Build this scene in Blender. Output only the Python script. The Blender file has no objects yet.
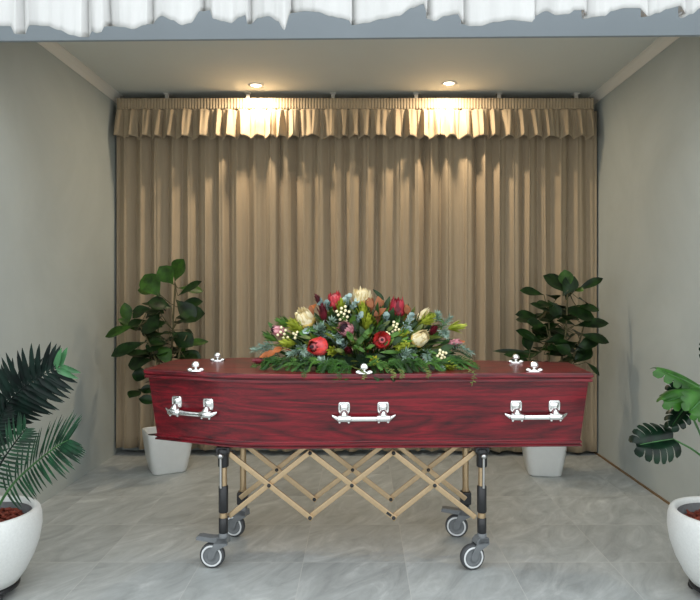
import bpy, math, random
from mathutils import Vector, Matrix, Quaternion, noise
PI = math.pi
rnd = random.Random(11)
S = bpy.context.scene
COL = S.collection
F = 640.0; EYE = 1.2; VX, VY = 360.0, 290.0


def P(px, py, Y):
    """photo measurement -> world metres at a known distance"""
    return Vector(((px - VX) / F * Y, Y, EYE - (py - VY) / F * Y))


def V(*a):
    return Vector(a)


# ------------------------------------------------------------------ mesh helpers
class MB:
    def __init__(self):
        self.v = []; self.f = []; self.m = []; self.s = []

    def add(self, vs, fs, mi=0, smooth=True):
        o = len(self.v)
        self.v += [tuple(x) for x in vs]
        for f in fs:
            self.f.append([i + o for i in f]); self.m.append(mi); self.s.append(smooth)

    def grid(self, rows, mi=0, close=False, smooth=True):
        n = len(rows[0]); vs = [p for r in rows for p in r]; fs = []
        for i in range(len(rows) - 1):
            for j in range(n if close else n - 1):
                k = (j + 1) % n
                fs.append([i * n + j, i * n + k, (i + 1) * n + k, (i + 1) * n + j])
        self.add(vs, fs, mi, smooth)

    def loft(self, rings, mi=0, cap0=True, cap1=True, smooth=True):
        self.grid(rings, mi, True, smooth)
        if cap0: self.add(rings[0], [list(range(len(rings[0])))[::-1]], mi, False)
        if cap1: self.add(rings[-1], [list(range(len(rings[-1])))], mi, False)

    def lathe(self, prof, c=(0, 0, 0), n=32, mi=0, axis=None, sx=1, sy=1, cap0=False, cap1=False):
        q = Vector(axis).to_track_quat('Z', 'Y') if axis is not None else Quaternion()
        c = Vector(c); rings = []
        for r, z in prof:
            rings.append([c + q @ Vector((r * sx * math.cos(2 * PI * k / n), r * sy * math.sin(2 * PI * k / n), z)) for k in range(n)])
        self.loft(rings, mi, cap0, cap1)

    def tube(self, pts, r, n=10, mi=0, caps=True):
        pts = [Vector(p) for p in pts]
        rs = r if isinstance(r, (list, tuple)) else [r] * len(pts)
        rings = []; up = None
        for i, p in enumerate(pts):
            t = (pts[min(i + 1, len(pts) - 1)] - pts[max(i - 1, 0)]).normalized()
            if up is None:
                up = t.orthogonal().normalized()
            up = (up - t * up.dot(t))
            up = up.normalized() if up.length > 1e-6 else t.orthogonal().normalized()
            b = t.cross(up)
            rings.append([p + (up * math.cos(2 * PI * k / n) + b * math.sin(2 * PI * k / n)) * rs[i] for k in range(n)])
        self.loft(rings, mi, caps, caps)

    def box(self, a, b, mi=0):
        x0, y0, z0 = a; x1, y1, z1 = b
        vs = [(x0, y0, z0), (x1, y0, z0), (x1, y1, z0), (x0, y1, z0), (x0, y0, z1), (x1, y0, z1), (x1, y1, z1), (x0, y1, z1)]
        self.add(vs, [[3, 2, 1, 0], [4, 5, 6, 7], [0, 1, 5, 4], [1, 2, 6, 5], [2, 3, 7, 6], [3, 0, 4, 7]], mi, False)

    def bar(self, p, q, w, d, wd, mi=0):
        """rectangular bar p->q; wd = direction of the d side"""
        p = Vector(p); q = Vector(q); t = (q - p).normalized(); dd = Vector(wd).normalized(); s = t.cross(dd).normalized()
        vs = []
        for e in (p, q):
            for a, b in ((-1, -1), (1, -1), (1, 1), (-1, 1)):
                vs.append(e + s * a * w / 2 + dd * b * d / 2)
        self.add(vs, [[3, 2, 1, 0], [4, 5, 6, 7], [0, 1, 5, 4], [1, 2, 6, 5], [2, 3, 7, 6], [3, 0, 4, 7]], mi, False)

    def ball(self, c, r, n=10, mi=0, sc=(1, 1, 1)):
        rings = []
        m = max(4, n // 2 + 1)
        for i in range(m + 1):
            th = PI * i / m
            th = min(max(th, 0.02), PI - 0.02)
            rings.append([(c[0] + r * sc[0] * math.sin(th) * math.cos(2 * PI * k / n), c[1] + r * sc[1] * math.sin(th) * math.sin(2 * PI * k / n), c[2] - r * sc[2] * math.cos(th)) for k in range(n)])
        self.loft(rings, mi)

    def leaf(self, base, tip, nrm, w, shape='ovate', sag=0.0, fold=0.25, n=6, mi=0, cup=0.0):
        base = Vector(base); tip = Vector(tip); d = tip - base; L = d.length
        if L < 1e-6: return
        d.normalize(); nn = Vector(nrm); nn = nn - d * nn.dot(d)
        nn = nn.normalized() if nn.length > 1e-4 else d.orthogonal().normalized()
        s = d.cross(nn)
        rows = []
        for i in range(n + 1):
            t = i / n
            if shape == 'ovate': h = math.sin(PI * t ** 0.8) ** 0.8
            elif shape == 'obovate': h = (math.sin(PI * min(1, t) ** 1.55)) ** 0.75 if 0 < t < 1 else 0
            elif shape == 'round': h = math.sqrt(max(0, 1 - (2 * t - 1) ** 2))
            elif shape == 'blade': h = min(1, t * 5 + 0.25) * (1 - t ** 3) ** 0.7
            else: h = math.sin(PI * t)
            hw = max(h * w / 2, w * 0.03)
            c = base + d * L * t + nn * (-sag * L * t * t + cup * L * math.sin(PI * t))
            rows.append([c - s * hw + nn * hw * fold, c - s * hw * 0.5 + nn * hw * fold * 0.4, c, c + s * hw * 0.5 + nn * hw * fold * 0.4, c + s * hw + nn * hw * fold])
        self.grid(rows, mi)

    def build(self, name, mats, parent=None, bevel=0, sub=0, solid=0, loc=None, segs=2):
        me = bpy.data.meshes.new(name)
        me.from_pydata(self.v, [], self.f)
        if not isinstance(mats, (list, tuple)): mats = [mats]
        for m in mats: me.materials.append(m)
        me.polygons.foreach_set('material_index', self.m)
        me.polygons.foreach_set('use_smooth', self.s)
        me.update()
        o = bpy.data.objects.new(name, me); COL.objects.link(o)
        if parent is not None: o.parent = parent
        if loc is not None: o.location = loc
        if bevel:
            b = o.modifiers.new('Bevel', 'BEVEL'); b.width = bevel; b.segments = segs; b.limit_method = 'ANGLE'; b.angle_limit = math.radians(40)
        if solid:
            b = o.modifiers.new('Solid', 'SOLIDIFY'); b.thickness = solid; b.offset = 0
        if sub:
            b = o.modifiers.new('Sub', 'SUBSURF'); b.levels = sub; b.render_levels = sub
        return o


def tag(o, label, cat, group=None):
    o['label'] = label; o['category'] = cat
    if group: o['group'] = group
    return o


def empty(name, loc, rz=0):
    o = bpy.data.objects.new(name, None); COL.objects.link(o)
    o.location = loc; o.rotation_euler = (0, 0, rz); o.empty_display_size = 0.05
    return o


def struct(o):
    o['kind'] = 'structure'; return o


def copy_tree(o, parent=None):
    c = o.copy(); COL.objects.link(c)
    if parent is not None: c.parent = parent
    for ch in list(o.children): copy_tree(ch, c)
    return c


# ------------------------------------------------------------------ materials
def lin(c):
    return tuple(((x / 255) / 12.92 if x / 255 <= 0.04045 else ((x / 255 + 0.055) / 1.055) ** 2.4) for x in c) + (1,)


class NT:
    def __init__(self, name):
        self.mat = bpy.data.materials.new(name); self.mat.use_nodes = True
        self.t = self.mat.node_tree; self.b = self.t.nodes['Principled BSDF']

    def n(self, ty, **kw):
        x = self.t.nodes.new(ty)
        for k, v in kw.items():
            if k.startswith('in_'):
                x.inputs[int(k[3:]) if k[3:].isdigit() else k[3:]].default_value = v
            else: setattr(x, k, v)
        return x

    def l(self, a, b): self.t.links.new(a, b)

    def coord(self, scale=(1, 1, 1), kind='Object', rot=(0, 0, 0)):
        tc = self.n('ShaderNodeTexCoord'); mp = self.n('ShaderNodeMapping')
        mp.inputs['Scale'].default_value = scale; mp.inputs['Rotation'].default_value = rot
        self.l(tc.outputs[kind], mp.inputs['Vector']); return mp.outputs[0]

    def noise(self, vec, scale, detail=4, rough=0.55, dist=0.0):
        x = self.n('ShaderNodeTexNoise'); x.inputs['Scale'].default_value = scale; x.inputs['Detail'].default_value = detail
        x.inputs['Roughness'].default_value = rough; x.inputs['Distortion'].default_value = dist
        self.l(vec, x.inputs['Vector']); return x.outputs[0]

    def ramp(self, fac, stops):
        x = self.n('ShaderNodeValToRGB'); e = x.color_ramp.elements
        while len(e) < len(stops): e.new(0.5)
        for i, (p, c) in enumerate(stops): e[i].position = p; e[i].color = c
        self.l(fac, x.inputs[0]); return x.outputs[0]

    def mix(self, fac, a, b, mode='MIX'):
        x = self.n('ShaderNodeMix', data_type='RGBA', blend_type=mode)
        for s, val in ((0, fac), (6, a), (7, b)):
            if hasattr(val, 'is_linked'): self.l(val, x.inputs[s])
            else: x.inputs[s].default_value = val
        return x.outputs[2]

    def math(self, op, a, b=None):
        x = self.n('ShaderNodeMath', operation=op)
        for s, val in ((0, a), (1, b)):
            if val is None: continue
            if hasattr(val, 'is_linked'): self.l(val, x.inputs[s])
            else: x.inputs[s].default_value = val
        return x.outputs[0]

    def bump(self, h, strength=0.2, dist=0.01):
        x = self.n('ShaderNodeBump'); x.inputs['Strength'].default_value = strength; x.inputs['Distance'].default_value = dist
        self.l(h, x.inputs['Height']); self.l(x.outputs[0], self.b.inputs['Normal'])

    def set(self, **kw):
        for k, v in kw.items():
            k = k.replace('_', ' ')
            if k in self.b.inputs: self.b.inputs[k].default_value = v
        return self


def simple(name, c, rough=0.5, metal=0.0, vary=0.15, scale=30, bump=0.0, spec=0.5, coat=0.0, trans=0.0):
    m = NT(name); base = lin(c)
    v = m.coord(); nz = m.noise(v, scale)
    lo = tuple(x * (1 - vary) for x in base[:3]) + (1,); hi = tuple(min(1, x * (1 + vary)) for x in base[:3]) + (1,)
    m.l(m.ramp(nz, [(0.3, lo), (0.7, hi)]), m.b.inputs['Base Color'])
    m.set(Roughness=rough, Metallic=metal)
    m.b.inputs['Specular IOR Level'].default_value = spec
    m.b.inputs['Coat Weight'].default_value = coat; m.b.inputs['Coat Roughness'].default_value = 0.1
    if bump: m.bump(nz, bump, 0.004)
    if trans:
        out = m.t.nodes['Material Output']
        tr = m.n('ShaderNodeBsdfTranslucent'); tr.inputs[0].default_value = base
        mx = m.n('ShaderNodeMixShader'); mx.inputs[0].default_value = trans
        m.l(m.b.outputs[0], mx.inputs[1]); m.l(tr.outputs[0], mx.inputs[2]); m.l(mx.outputs[0], out.inputs[0])
    return m.mat


def wall_mat(name, c, mott=0.06):
    m = NT(name); base = lin(c); v = m.coord()
    n1 = m.noise(v, 1.3, 5, 0.6, 0.6); n2 = m.noise(v, 60, 3)
    lo = tuple(x * (1 - mott) for x in base[:3]) + (1,); hi = tuple(min(1, x * (1 + mott)) for x in base[:3]) + (1,)
    m.l(m.ramp(n1, [(0.35, lo), (0.65, hi)]), m.b.inputs['Base Color'])
    m.set(Roughness=0.75); m.b.inputs['Specular IOR Level'].default_value = 0.3
    m.bump(n2, 0.06, 0.003); return m.mat


def floor_mat():
    m = NT('stone_tile'); v = m.coord()
    sx = m.n('ShaderNodeSeparateXYZ'); m.l(v, sx.inputs[0])
    T = 0.4503

    def dist(o, ph):
        f = m.math('FRACT', m.math('DIVIDE', m.math('SUBTRACT', o, ph), T))
        return m.math('MULTIPLY', m.math('MINIMUM', f, m.math('SUBTRACT', 1.0, f)), T)
    dx = dist(sx.outputs[0], 0.2); dy = dist(sx.outputs[1], 2.822)
    ed = m.math('MINIMUM', m.math('MULTIPLY', dx, 1.6), dy)
    grout = m.math('LESS_THAN', ed, 0.0020)

    def cell(o, ph): return m.math('FLOOR', m.math('DIVIDE', m.math('SUBTRACT', o, ph), T))
    cb = m.n('ShaderNodeCombineXYZ'); m.l(cell(sx.outputs[0], 0.2), cb.inputs[0]); m.l(cell(sx.outputs[1], 2.822), cb.inputs[1])
    wn = m.n('ShaderNodeTexWhiteNoise'); m.l(cb.outputs[0], wn.inputs[0])
    off = m.n('ShaderNodeVectorMath', operation='MULTIPLY_ADD'); m.l(wn.outputs[1], off.inputs[0]); off.inputs[1].default_value = (5, 5, 5)
    rot = m.n('ShaderNodeMapping'); rot.vector_type = 'TEXTURE'; rot.inputs['Rotation'].default_value = (0, 0, math.radians(56)); rot.inputs['Scale'].default_value = (0.80, 0.34, 1)
    m.l(v, off.inputs[2]); m.l(off.outputs[0], rot.inputs[0])
    n1 = m.noise(rot.outputs[0], 2.0, 8, 0.66, 1.8); n2 = m.noise(rot.outputs[0], 5, 7, 0.7, 1.4)
    c1 = m.ramp(n1, [(0.28, lin((146, 150, 148))), (0.45, lin((164, 168, 166))), (0.55, lin((172, 176, 174))), (0.72, lin((192, 196, 193)))])
    c2 = m.ramp(n2, [(0.35, (0.80, 0.80, 0.79, 1)), (0.65, (1.04, 1.04, 1.04, 1))])
    c = m.mix(0.55, c1, c2, 'MULTIPLY')
    tint = m.math('ADD', m.math('MULTIPLY', wn.outputs[0], 0.16), 0.9)
    tc = m.n('ShaderNodeCombineColor'); [m.l(tint, tc.inputs[i]) for i in range(3)]
    c = m.mix(1.0, c, tc.outputs[0], 'MULTIPLY')
    c = m.mix(grout, c, lin((180, 181, 176)))
    m.l(c, m.b.inputs['Base Color'])
    r = m.math('ADD', m.math('MULTIPLY', n2, 0.25), 0.36); m.l(r, m.b.inputs['Roughness'])
    h = m.math('SUBTRACT', m.math('MULTIPLY', n2, 0.25), m.math('MULTIPLY', grout, 0.6)); m.bump(h, 0.25, 0.002)
    return m.mat


def fabric_mat(name, c, vary=0.12, weave=420, rough=0.9, trans=0.0, wrinkle=0.0):
    m = NT(name); base = lin(c)
    v = m.coord((1, 1, 0.12)); n1 = m.noise(v, 70, 4, 0.6)
    v2 = m.coord(); n2 = m.noise(v2, weave, 2)
    n3 = m.noise(v2, 3, 3)
    lo = tuple(x * (1 - vary) for x in base[:3]) + (1,); hi = tuple(min(1, x * (1 + vary)) for x in base[:3]) + (1,)
    f = m.math('ADD', m.math('MULTIPLY', n1, 0.6), m.math('MULTIPLY', n2, 0.4))
    m.l(m.ramp(f, [(0.35, lo), (0.65, hi)]), m.b.inputs['Base Color'])
    m.set(Roughness=rough); m.b.inputs['Specular IOR Level'].default_value = 0.15
    m.b.inputs['Sheen Weight'].default_value = 0.1
    h = m.math('ADD', m.math('MULTIPLY', n2, 0.4), m.math('MULTIPLY', m.noise(v2, 22, 5, 0.6, 0.8), wrinkle * 10))
    m.bump(h, 0.25, 0.002)
    if trans:
        out = m.t.nodes['Material Output']
        tr = m.n('ShaderNodeBsdfTranslucent'); tr.inputs[0].default_value = base
        mx = m.n('ShaderNodeMixShader'); mx.inputs[0].default_value = trans
        m.l(m.b.outputs[0], mx.inputs[1]); m.l(tr.outputs[0], mx.inputs[2]); m.l(mx.outputs[0], out.inputs[0])
    return m.mat


def wood_mat():
    m = NT('mahogany'); v = m.coord((0.55, 14, 24)); n1 = m.noise(v, 3.0, 8, 0.66, 0.5)
    vb = m.coord((0.55, 2.0, 5.5)); n0 = m.noise(vb, 1.5, 2, 0.45, 0.6)
    vf = m.coord((4, 160, 230)); n2 = m.noise(vf, 2.0, 3)
    w = m.math('FRACT', m.math('MULTIPLY', n0, 12.0)); w = m.math('POWER', m.math('ABSOLUTE', m.math('SUBTRACT', w, 0.5)), 0.7)
    f = m.math('ADD', m.math('MULTIPLY', n1, 0.62), m.math('MULTIPLY', w, 0.30))
    f = m.math('ADD', f, m.math('MULTIPLY', m.math('SUBTRACT', n2, 0.5), 0.30))
    c = m.ramp(f, [(0.24, lin((46, 6, 12))), (0.42, lin((90, 10, 21))), (0.55, lin((118, 14, 28))), (0.72, lin((142, 24, 38)))])
    m.l(c, m.b.inputs['Base Color'])
    m.set(Roughness=0.34); m.b.inputs['Specular IOR Level'].default_value = 0.4
    m.b.inputs['Coat Weight'].default_value = 0.15; m.b.inputs['Coat Roughness'].default_value = 0.16
    m.bump(n2, 0.04, 0.001); return m.mat


def leaf_mat(name, c, c2=None, rough=0.35, vary=0.25, trans=0.12, spec=0.5):
    m = NT(name); a = lin(c); b = lin(c2 or c)
    oi = m.n('ShaderNodeTexCoord'); nz = m.noise(oi.outputs['Object'], 18, 3)
    lo = tuple(x * (1 - vary) for x in a[:3]) + (1,); hi = tuple(x * (1 + vary) for x in b[:3]) + (1,)
    col = m.ramp(nz, [(0.35, lo), (0.65, hi)])
    m.l(col, m.b.inputs['Base Color']); m.set(Roughness=rough); m.b.inputs['Specular IOR Level'].default_value = spec
    if trans:
        out = m.t.nodes['Material Output']; tr = m.n('ShaderNodeBsdfTranslucent'); m.l(col, tr.inputs[0])
        mx = m.n('ShaderNodeMixShader'); mx.inputs[0].default_value = trans
        m.l(m.b.outputs[0], mx.inputs[1]); m.l(tr.outputs[0], mx.inputs[2]); m.l(mx.outputs[0], out.inputs[0])
    return m.mat


M = {}
M['wall'] = wall_mat('grey_plaster', (172, 178, 174))
M['ceil'] = wall_mat('ceiling_paint', (214, 216, 209), 0.02)
M['corn'] = wall_mat('cornice_paint', (222, 218, 208), 0.02)
M['fascia'] = wall_mat('blue_grey_paint', (148, 156, 162), 0.03)
M['floor'] = floor_mat()
M['curtain'] = fabric_mat('beige_linen', (166, 149, 124), 0.05)
M['pelmet'] = fabric_mat('beige_linen_pelmet', (166, 149, 124), 0.05)
M['white_cloth'] = fabric_mat('white_cotton', (206, 206, 204), 0.02, 300, 0.85, 0.12, 0.05)
M['lining'] = fabric_mat('pale_lining', (205, 198, 186), 0.05)
M['wood'] = wood_mat()
M['chrome'] = simple('chrome', (232, 232, 230), 0.12, 1.0, 0.03)
M['steel'] = simple('satin_steel', (190, 190, 188), 0.3, 1.0, 0.05)
M['gold'] = simple('champagne_anodised', (188, 164, 130), 0.34, 0.8, 0.06, 60)
M['black'] = simple('black_plastic', (30, 31, 33), 0.42, 0, 0.2)
M['greyplas'] = simple('grey_plastic', (104, 108, 110), 0.42, 0, 0.1)
M['tyre'] = simple('dark_rubber', (62, 64, 66), 0.6, 0, 0.1)
M['rim'] = simple('pale_wheel_ring', (205, 208, 208), 0.4, 0, 0.04)
M['pot_gloss'] = simple('white_gloss_plastic', (212, 214, 211), 0.3, 0, 0.02)
M['pot_stone'] = simple('white_terrazzo', (206, 208, 205), 0.6, 0, 0.05, 120, 0.15)
M['pot_in'] = simple('grey_pot_lining', (110, 112, 114), 0.7, 0, 0.15, 60)
M['soil'] = simple('dark_soil', (40, 30, 24), 0.95, 0, 0.4, 50, 0.6)
M['bark'] = simple('red_bark_mulch', (112, 48, 32), 0.9, 0, 0.45, 60, 0.6)
M['fig'] = leaf_mat('fig_leaf', (16, 34, 14), (30, 54, 20), 0.4, trans=0.06, spec=0.3)
M['fig_new'] = leaf_mat('fig_new_leaf', (40, 70, 18), (54, 90, 22), 0.45, spec=0.3)
M['stem'] = simple('brown_stem', (84, 78, 48), 0.8, 0, 0.2)
M['palm'] = leaf_mat('palm_leaf', (12, 44, 27), (20, 64, 38), 0.45, spec=0.3)
M['palm_dark'] = leaf_mat('palm_dark_leaf', (5, 17, 15), (10, 30, 23), 0.5, trans=0.03, spec=0.2)
M['palm_light'] = leaf_mat('palm_pale_leaf', (50, 100, 60), (60, 112, 68), 0.4)
M['monst'] = leaf_mat('monstera_leaf', (6, 24, 14), (11, 36, 20), 0.3, spec=0.25, trans=0.05)
M['monst_new'] = leaf_mat('monstera_new_leaf', (34, 76, 20), (46, 92, 26), 0.35, spec=0.35)
M['stalk'] = leaf_mat('green_stalk', (56, 100, 52), None, 0.4, trans=0)
M['brown_strip'] = simple('brown_strip', (120, 96, 66), 0.7, 0, 0.15)
M['rail'] = simple('dark_rail', (70, 60, 46), 0.6, 0, 0.1)
M['bracket'] = simple('white_bracket', (206, 200, 188), 0.5, 0, 0.03)
M['lamp_trim'] = simple('white_lamp_trim', (232, 228, 220), 0.5, 0, 0.02)
# flowers
M['red_bract'] = leaf_mat('coral_red_bract', (206, 58, 66), (222, 84, 88), 0.5, 0.15)
M['crimson'] = leaf_mat('crimson_bract', (150, 26, 44), (186, 50, 66), 0.5, 0.2)
M['scarlet'] = leaf_mat('scarlet_styles', (218, 52, 48), (230, 80, 76), 0.5, 0.15)
M['pink'] = leaf_mat('dusty_pink_bract', (196, 112, 122), (222, 164, 170), 0.5, 0.15)
M['cream'] = leaf_mat('cream_bract', (228, 212, 164), (240, 228, 192), 0.55, 0.08)
M['cream_base'] = leaf_mat('cream_yellow_base', (206, 170, 84), (222, 190, 110), 0.55, 0.1)
M['darkc'] = simple('dark_flower_centre', (40, 14, 26), 0.8, 0, 0.3, 80)
M['palec'] = simple('pale_flower_centre', (206, 120, 122), 0.8, 0, 0.2, 80)
M['burg'] = leaf_mat('burgundy_bract', (82, 20, 32), (112, 34, 46), 0.4, 0.2)
M['orange'] = leaf_mat('russet_leaf', (166, 88, 34), (190, 108, 50), 0.5, 0.2)
M['brownleaf'] = leaf_mat('brown_magnolia_leaf', (120, 66, 30), (146, 84, 40), 0.5, 0.2)
M['lime'] = leaf_mat('lime_bract', (134, 148, 38), (168, 176, 62), 0.45, 0.15)
M['yellow'] = leaf_mat('yellow_bract', (196, 198, 50), (214, 210, 80), 0.45, 0.15)
M['green'] = leaf_mat('mid_green_leaf', (56, 92, 34), (80, 118, 46), 0.45, spec=0.3)
M['deep'] = leaf_mat('deep_green_leaf', (26, 46, 20), (40, 66, 28), 0.45, spec=0.3)
M['fern'] = leaf_mat('fern_leaf', (34, 68, 24), (58, 98, 34), 0.5, spec=0.3)
M['euc'] = leaf_mat('eucalyptus_leaf', (132, 156, 152), (164, 184, 178), 0.6, 0.15, spec=0.25)
M['spruce'] = leaf_mat('blue_grey_sprig', (112, 138, 124), (150, 172, 156), 0.6, 0.15, spec=0.25)
M['berry'] = simple('cream_berry', (240, 230, 186), 0.4, 0, 0.05)
M['rose_d'] = leaf_mat('deep_coral_bract', (168, 36, 48), (190, 54, 64), 0.5, 0.15)
M['crimson_d'] = leaf_mat('deep_crimson_bract', (104, 14, 30), (136, 26, 42), 0.5, 0.2)
M['scarlet_d'] = leaf_mat('deep_scarlet_bract', (180, 34, 42), (214, 92, 96), 0.5, 0.2)
M['pink_d'] = leaf_mat('mauve_bract', (150, 78, 88), (186, 120, 126), 0.5, 0.15)
M['cream_d'] = leaf_mat('straw_bract', (206, 182, 124), (222, 202, 150), 0.55, 0.1)
M['olive'] = leaf_mat('olive_leaf', (74, 88, 28), (96, 108, 38), 0.45)
M['foam'] = simple('floral_foam', (30, 56, 32), 0.95, 0, 0.2, 80)

# ------------------------------------------------------------------ room
XL, XR, YB, ZC = -1.786, 1.732, 4.80, 2.62
YW = 2.2


def slab(name, a, b, mat):
    m = MB(); m.box(a, b); return struct(m.build(name, mat))


slab('floor', (-6, -6, -0.12), (6, YB + 0.1, 0), M['floor'])
slab('wall_left', (XL - 0.1, YW, 0), (XL, YB + 0.1, 3.0), M['wall'])
slab('wall_right', (XR, YW, 0), (XR + 0.1, YB + 0.1, 3.0), M['wall'])
slab('wall_back', (XL, YB, 0), (XR, YB + 0.1, 3.0), M['wall'])
slab('ceiling', (XL, 2.97, ZC), (XR, YB, ZC + 0.1), M['ceil'])
# lintel over the opening, very slightly out of level
mb = MB(); y0, y1 = 2.95, 2.97
zl = 1.2 + (290 - 41.0) / F * y0; zr = 1.2 + (290 - 34.6) / F * y0
vs = [(XL, y0, zl), (XR, y0, zr), (XR, y1, zr), (XL, y1, zl), (XL, y0, 3.0), (XR, y0, 3.0), (XR, y1, 3.0), (XL, y1, 3.0)]
mb.add(vs, [[3, 2, 1, 0], [4, 5, 6, 7], [0, 1, 5, 4], [1, 2, 6, 5], [2, 3, 7, 6], [3, 0, 4, 7]], 0, False)
struct(mb.build('wall_front', M['fascia']))


def cornice(name, x, sgn):
    m = MB(); pr = [(a * 0.6, b * 0.6) for a, b in [(0, -0.085), (0.008, -0.085), (0.012, -0.072), (0.03, -0.045), (0.055, -0.022), (0.072, -0.012), (0.085, -0.008), (0.085, 0), (0, 0)]]
    a = [(x + sgn * p, 2.97, ZC + q) for p, q in pr]; b = [(x + sgn * p, YB, ZC + q) for p, q in pr]
    m.loft([a, b], smooth=False); struct(m.build(name, M['corn']))


cornice('trim_1', XL, 1); cornice('trim_2', XR, -1)
m = MB(); pr = [(a * 0.6, b * 0.6) for a, b in [(0, -0.085), (0.012, -0.072), (0.03, -0.045), (0.055, -0.022), (0.085, -0.008), (0.085, 0), (0, 0)]]
m.loft([[(XL + .051, YB - p, ZC + q) for p, q in pr], [(XR - .051, YB - p, ZC + q) for p, q in pr]], smooth=False)
struct(m.build('trim_3', M['corn']))
slab('baseboard_right', (XR - 0.008, YW, 0), (XR, YB, 0.012), M['brown_strip'])

# ------------------------------------------------------------------ curtains
YCU = 4.66


def pleat(x, seed):
    """irregular hanging folds, -1..1"""
    w = x + 0.030 * noise.noise(V(x * 3.1, seed, 0.3)) + 0.02 * noise.noise(V(x * 9, seed, 2))
    a = 2 * abs(math.sin(PI * w / 0.118)) ** 0.75 - 1
    k = 0.8 + 0.9 * noise.noise(V(x * 5, seed, 5))
    b = noise.noise(V(x * 5.5, seed + 7, 1.0)) * 0.8
    c = math.sin(2 * PI * w / 0.047 + 4 * noise.noise(V(x * 4, 3, seed))) * 0.13
    return a * k + b + c


def curtain(x0, x1, zb0, zb1, label, edge):
    m = MB(); nx = int((x1 - x0) / 0.0052); nz = 26; rows = []
    for j in range(nz + 1):
        t = j / nz; row = []
        for i in range(nx + 1):
            s = i / nx; x = x0 + (x1 - x0) * s
            zb = zb0 + (zb1 - zb0) * s + 0.012 * noise.noise(V(x * 5, 3, 9))
            z = 2.50 + (zb - 2.50) * t
            sway = 0.02 * noise.noise(V(x * 2, z * 0.7, 4))
            A = 0.034 + 0.008 * t
            y = YCU - A * pleat(x + sway * t, 2.0) + 0.012 * noise.noise(V(x * 7, z * 1.1, 8)) * t
            if edge and i < 5: y += 0.010 * (5 - i) / 5
            xx = x + 0.012 * noise.noise(V(x * 14, z * 0.5, 1)) * (0.4 + t)
            xx = x + (xx - x + 0.010 * math.sin(2 * PI * (x + 0.03 * noise.noise(V(x * 3.1, 2.0, 0.3))) / 0.118 + 0.5)) * min(1, i / 14, (nx - i) / 14)
            if i == 0: xx = x0
            if i == nx: xx = x1
            row.append((xx, y, z))
        rows.append(row)
    m.grid(rows)
    o = m.build('curtain', M['curtain'], solid=0.004)
    return tag(o, label, 'curtain', 'floor-length beige curtains')


xa = -1.772; xb = (280 - VX) / F * 4.62; xc = (440 - VX) / F * 4.62; xd = 1.720
curtain(xa, xb - 0.004, 0.05, 0.035, 'beige gathered floor-length curtain against the left wall, behind the left fig', False)
curtain(xb, xc - 0.004, 0.04, 0.035, 'middle beige gathered curtain hanging directly behind the flower arrangement', True)
curtain(xc, xd, 0.035, 0.02, 'beige gathered floor-length curtain against the right wall, behind the right fig', True)

# pelmet: gathered heading and flounced skirt, returning to the wall at both ends
XP0 = (117 - VX) / F * 4.57; XP1 = (593.5 - VX) / F * 4.57; YP = 4.57


def pelmet_path(n):
    """points along front with returns; yields (x, y, nx, ny, s)"""
    L0 = 0.03; L1 = XP1 - XP0; tot = L1 + 2 * L0; out = []; r = 0.03
    for i in range(n + 1):
        s = tot * i / n
        if s < L0: out.append((XP0 + 0.004, YP + (L0 - s), -1, 0, s))
        elif s > L0 + L1: out.append((XP1 - 0.004, YP + (s - L0 - L1), 1, 0, s))
        else:
            x = XP0 + (s - L0); out.append((x, YP, 0, -1, s))
    return out


ZT = 2.570; ZH = 2.492; ZS = 2.288
pel = empty('pelmet', (0.5 * (XP0 + XP1), YP + 0.07, ZT))
tag(pel, 'gathered beige curtain pelmet with ruffled skirt hanging below the ceiling', 'pelmet')
c0 = Vector(pel.location)
path = pelmet_path(1500)
rows = []
for j in range(7):
    t = j / 6; row = []
    for x, y, nx, ny, s in path:
        g = 0.003 * math.sin(2 * PI * s / 0.021 + 2 * noise.noise(V(s * 6, 1, 1))) + 0.004 * noise.noise(V(s * 25, t * 1.5, 2))
        g *= 0.7 + 0.3 * math.sin(t * PI * 3)
        row.append(V(x + max(-0.5, min(0.5, nx)) * g * 0.5, y + ny * g, ZT + (ZH - ZT) * t) - c0)
    rows.append(row)
m = MB(); m.grid(rows); m.build('heading', M['pelmet'], pel, solid=0.004)
rows = []
NZ = 14
for j in range(NZ + 1):
    t = j / NZ; row = []
    for x, y, nx, ny, s in path:
        w = s + 0.055 * noise.noise(V(s * 3.5, 5, 1)) + 0.022 * noise.noise(V(s * 13, 5, 3))
        a = math.sin(2 * PI * w / 0.100); a = math.copysign(abs(a) ** 0.75, a)
        fine = math.sin(2 * PI * s / 0.041 + 3 * noise.noise(V(s * 5, 2, 2))) * 0.35
        A = 0.007 + 0.037 * t ** 0.7
        g = A * (a * (0.75 + 0.6 * noise.noise(V(s * 4.2, 9, 2))) + fine * (1 - 0.7 * t)) + 0.022 * t + 0.012 * noise.noise(V(s * 9, t * 2, 4)) * t
        hem = ZS + 0.012 * noise.noise(V(s * 6, 4, 4)) + 0.011 * math.sin(2 * PI * w / 0.100) + 0.004 * math.sin(4 * PI * w / 0.100 + 1)
        sx = 0.010 * math.sin(4 * PI * w / 0.100 + 0.6) * t
        dx = nx * min(g, 0.002) * 0 + (sx if nx == 0 else 0)
        row.append(V(x + dx, y + ny * g + (g * 0.0), ZH + (hem - ZH) * t) - c0)
    rows.append(row)
m = MB(); m.grid(rows); m.build('skirt', M['pelmet'], pel, solid=0.004)

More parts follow.
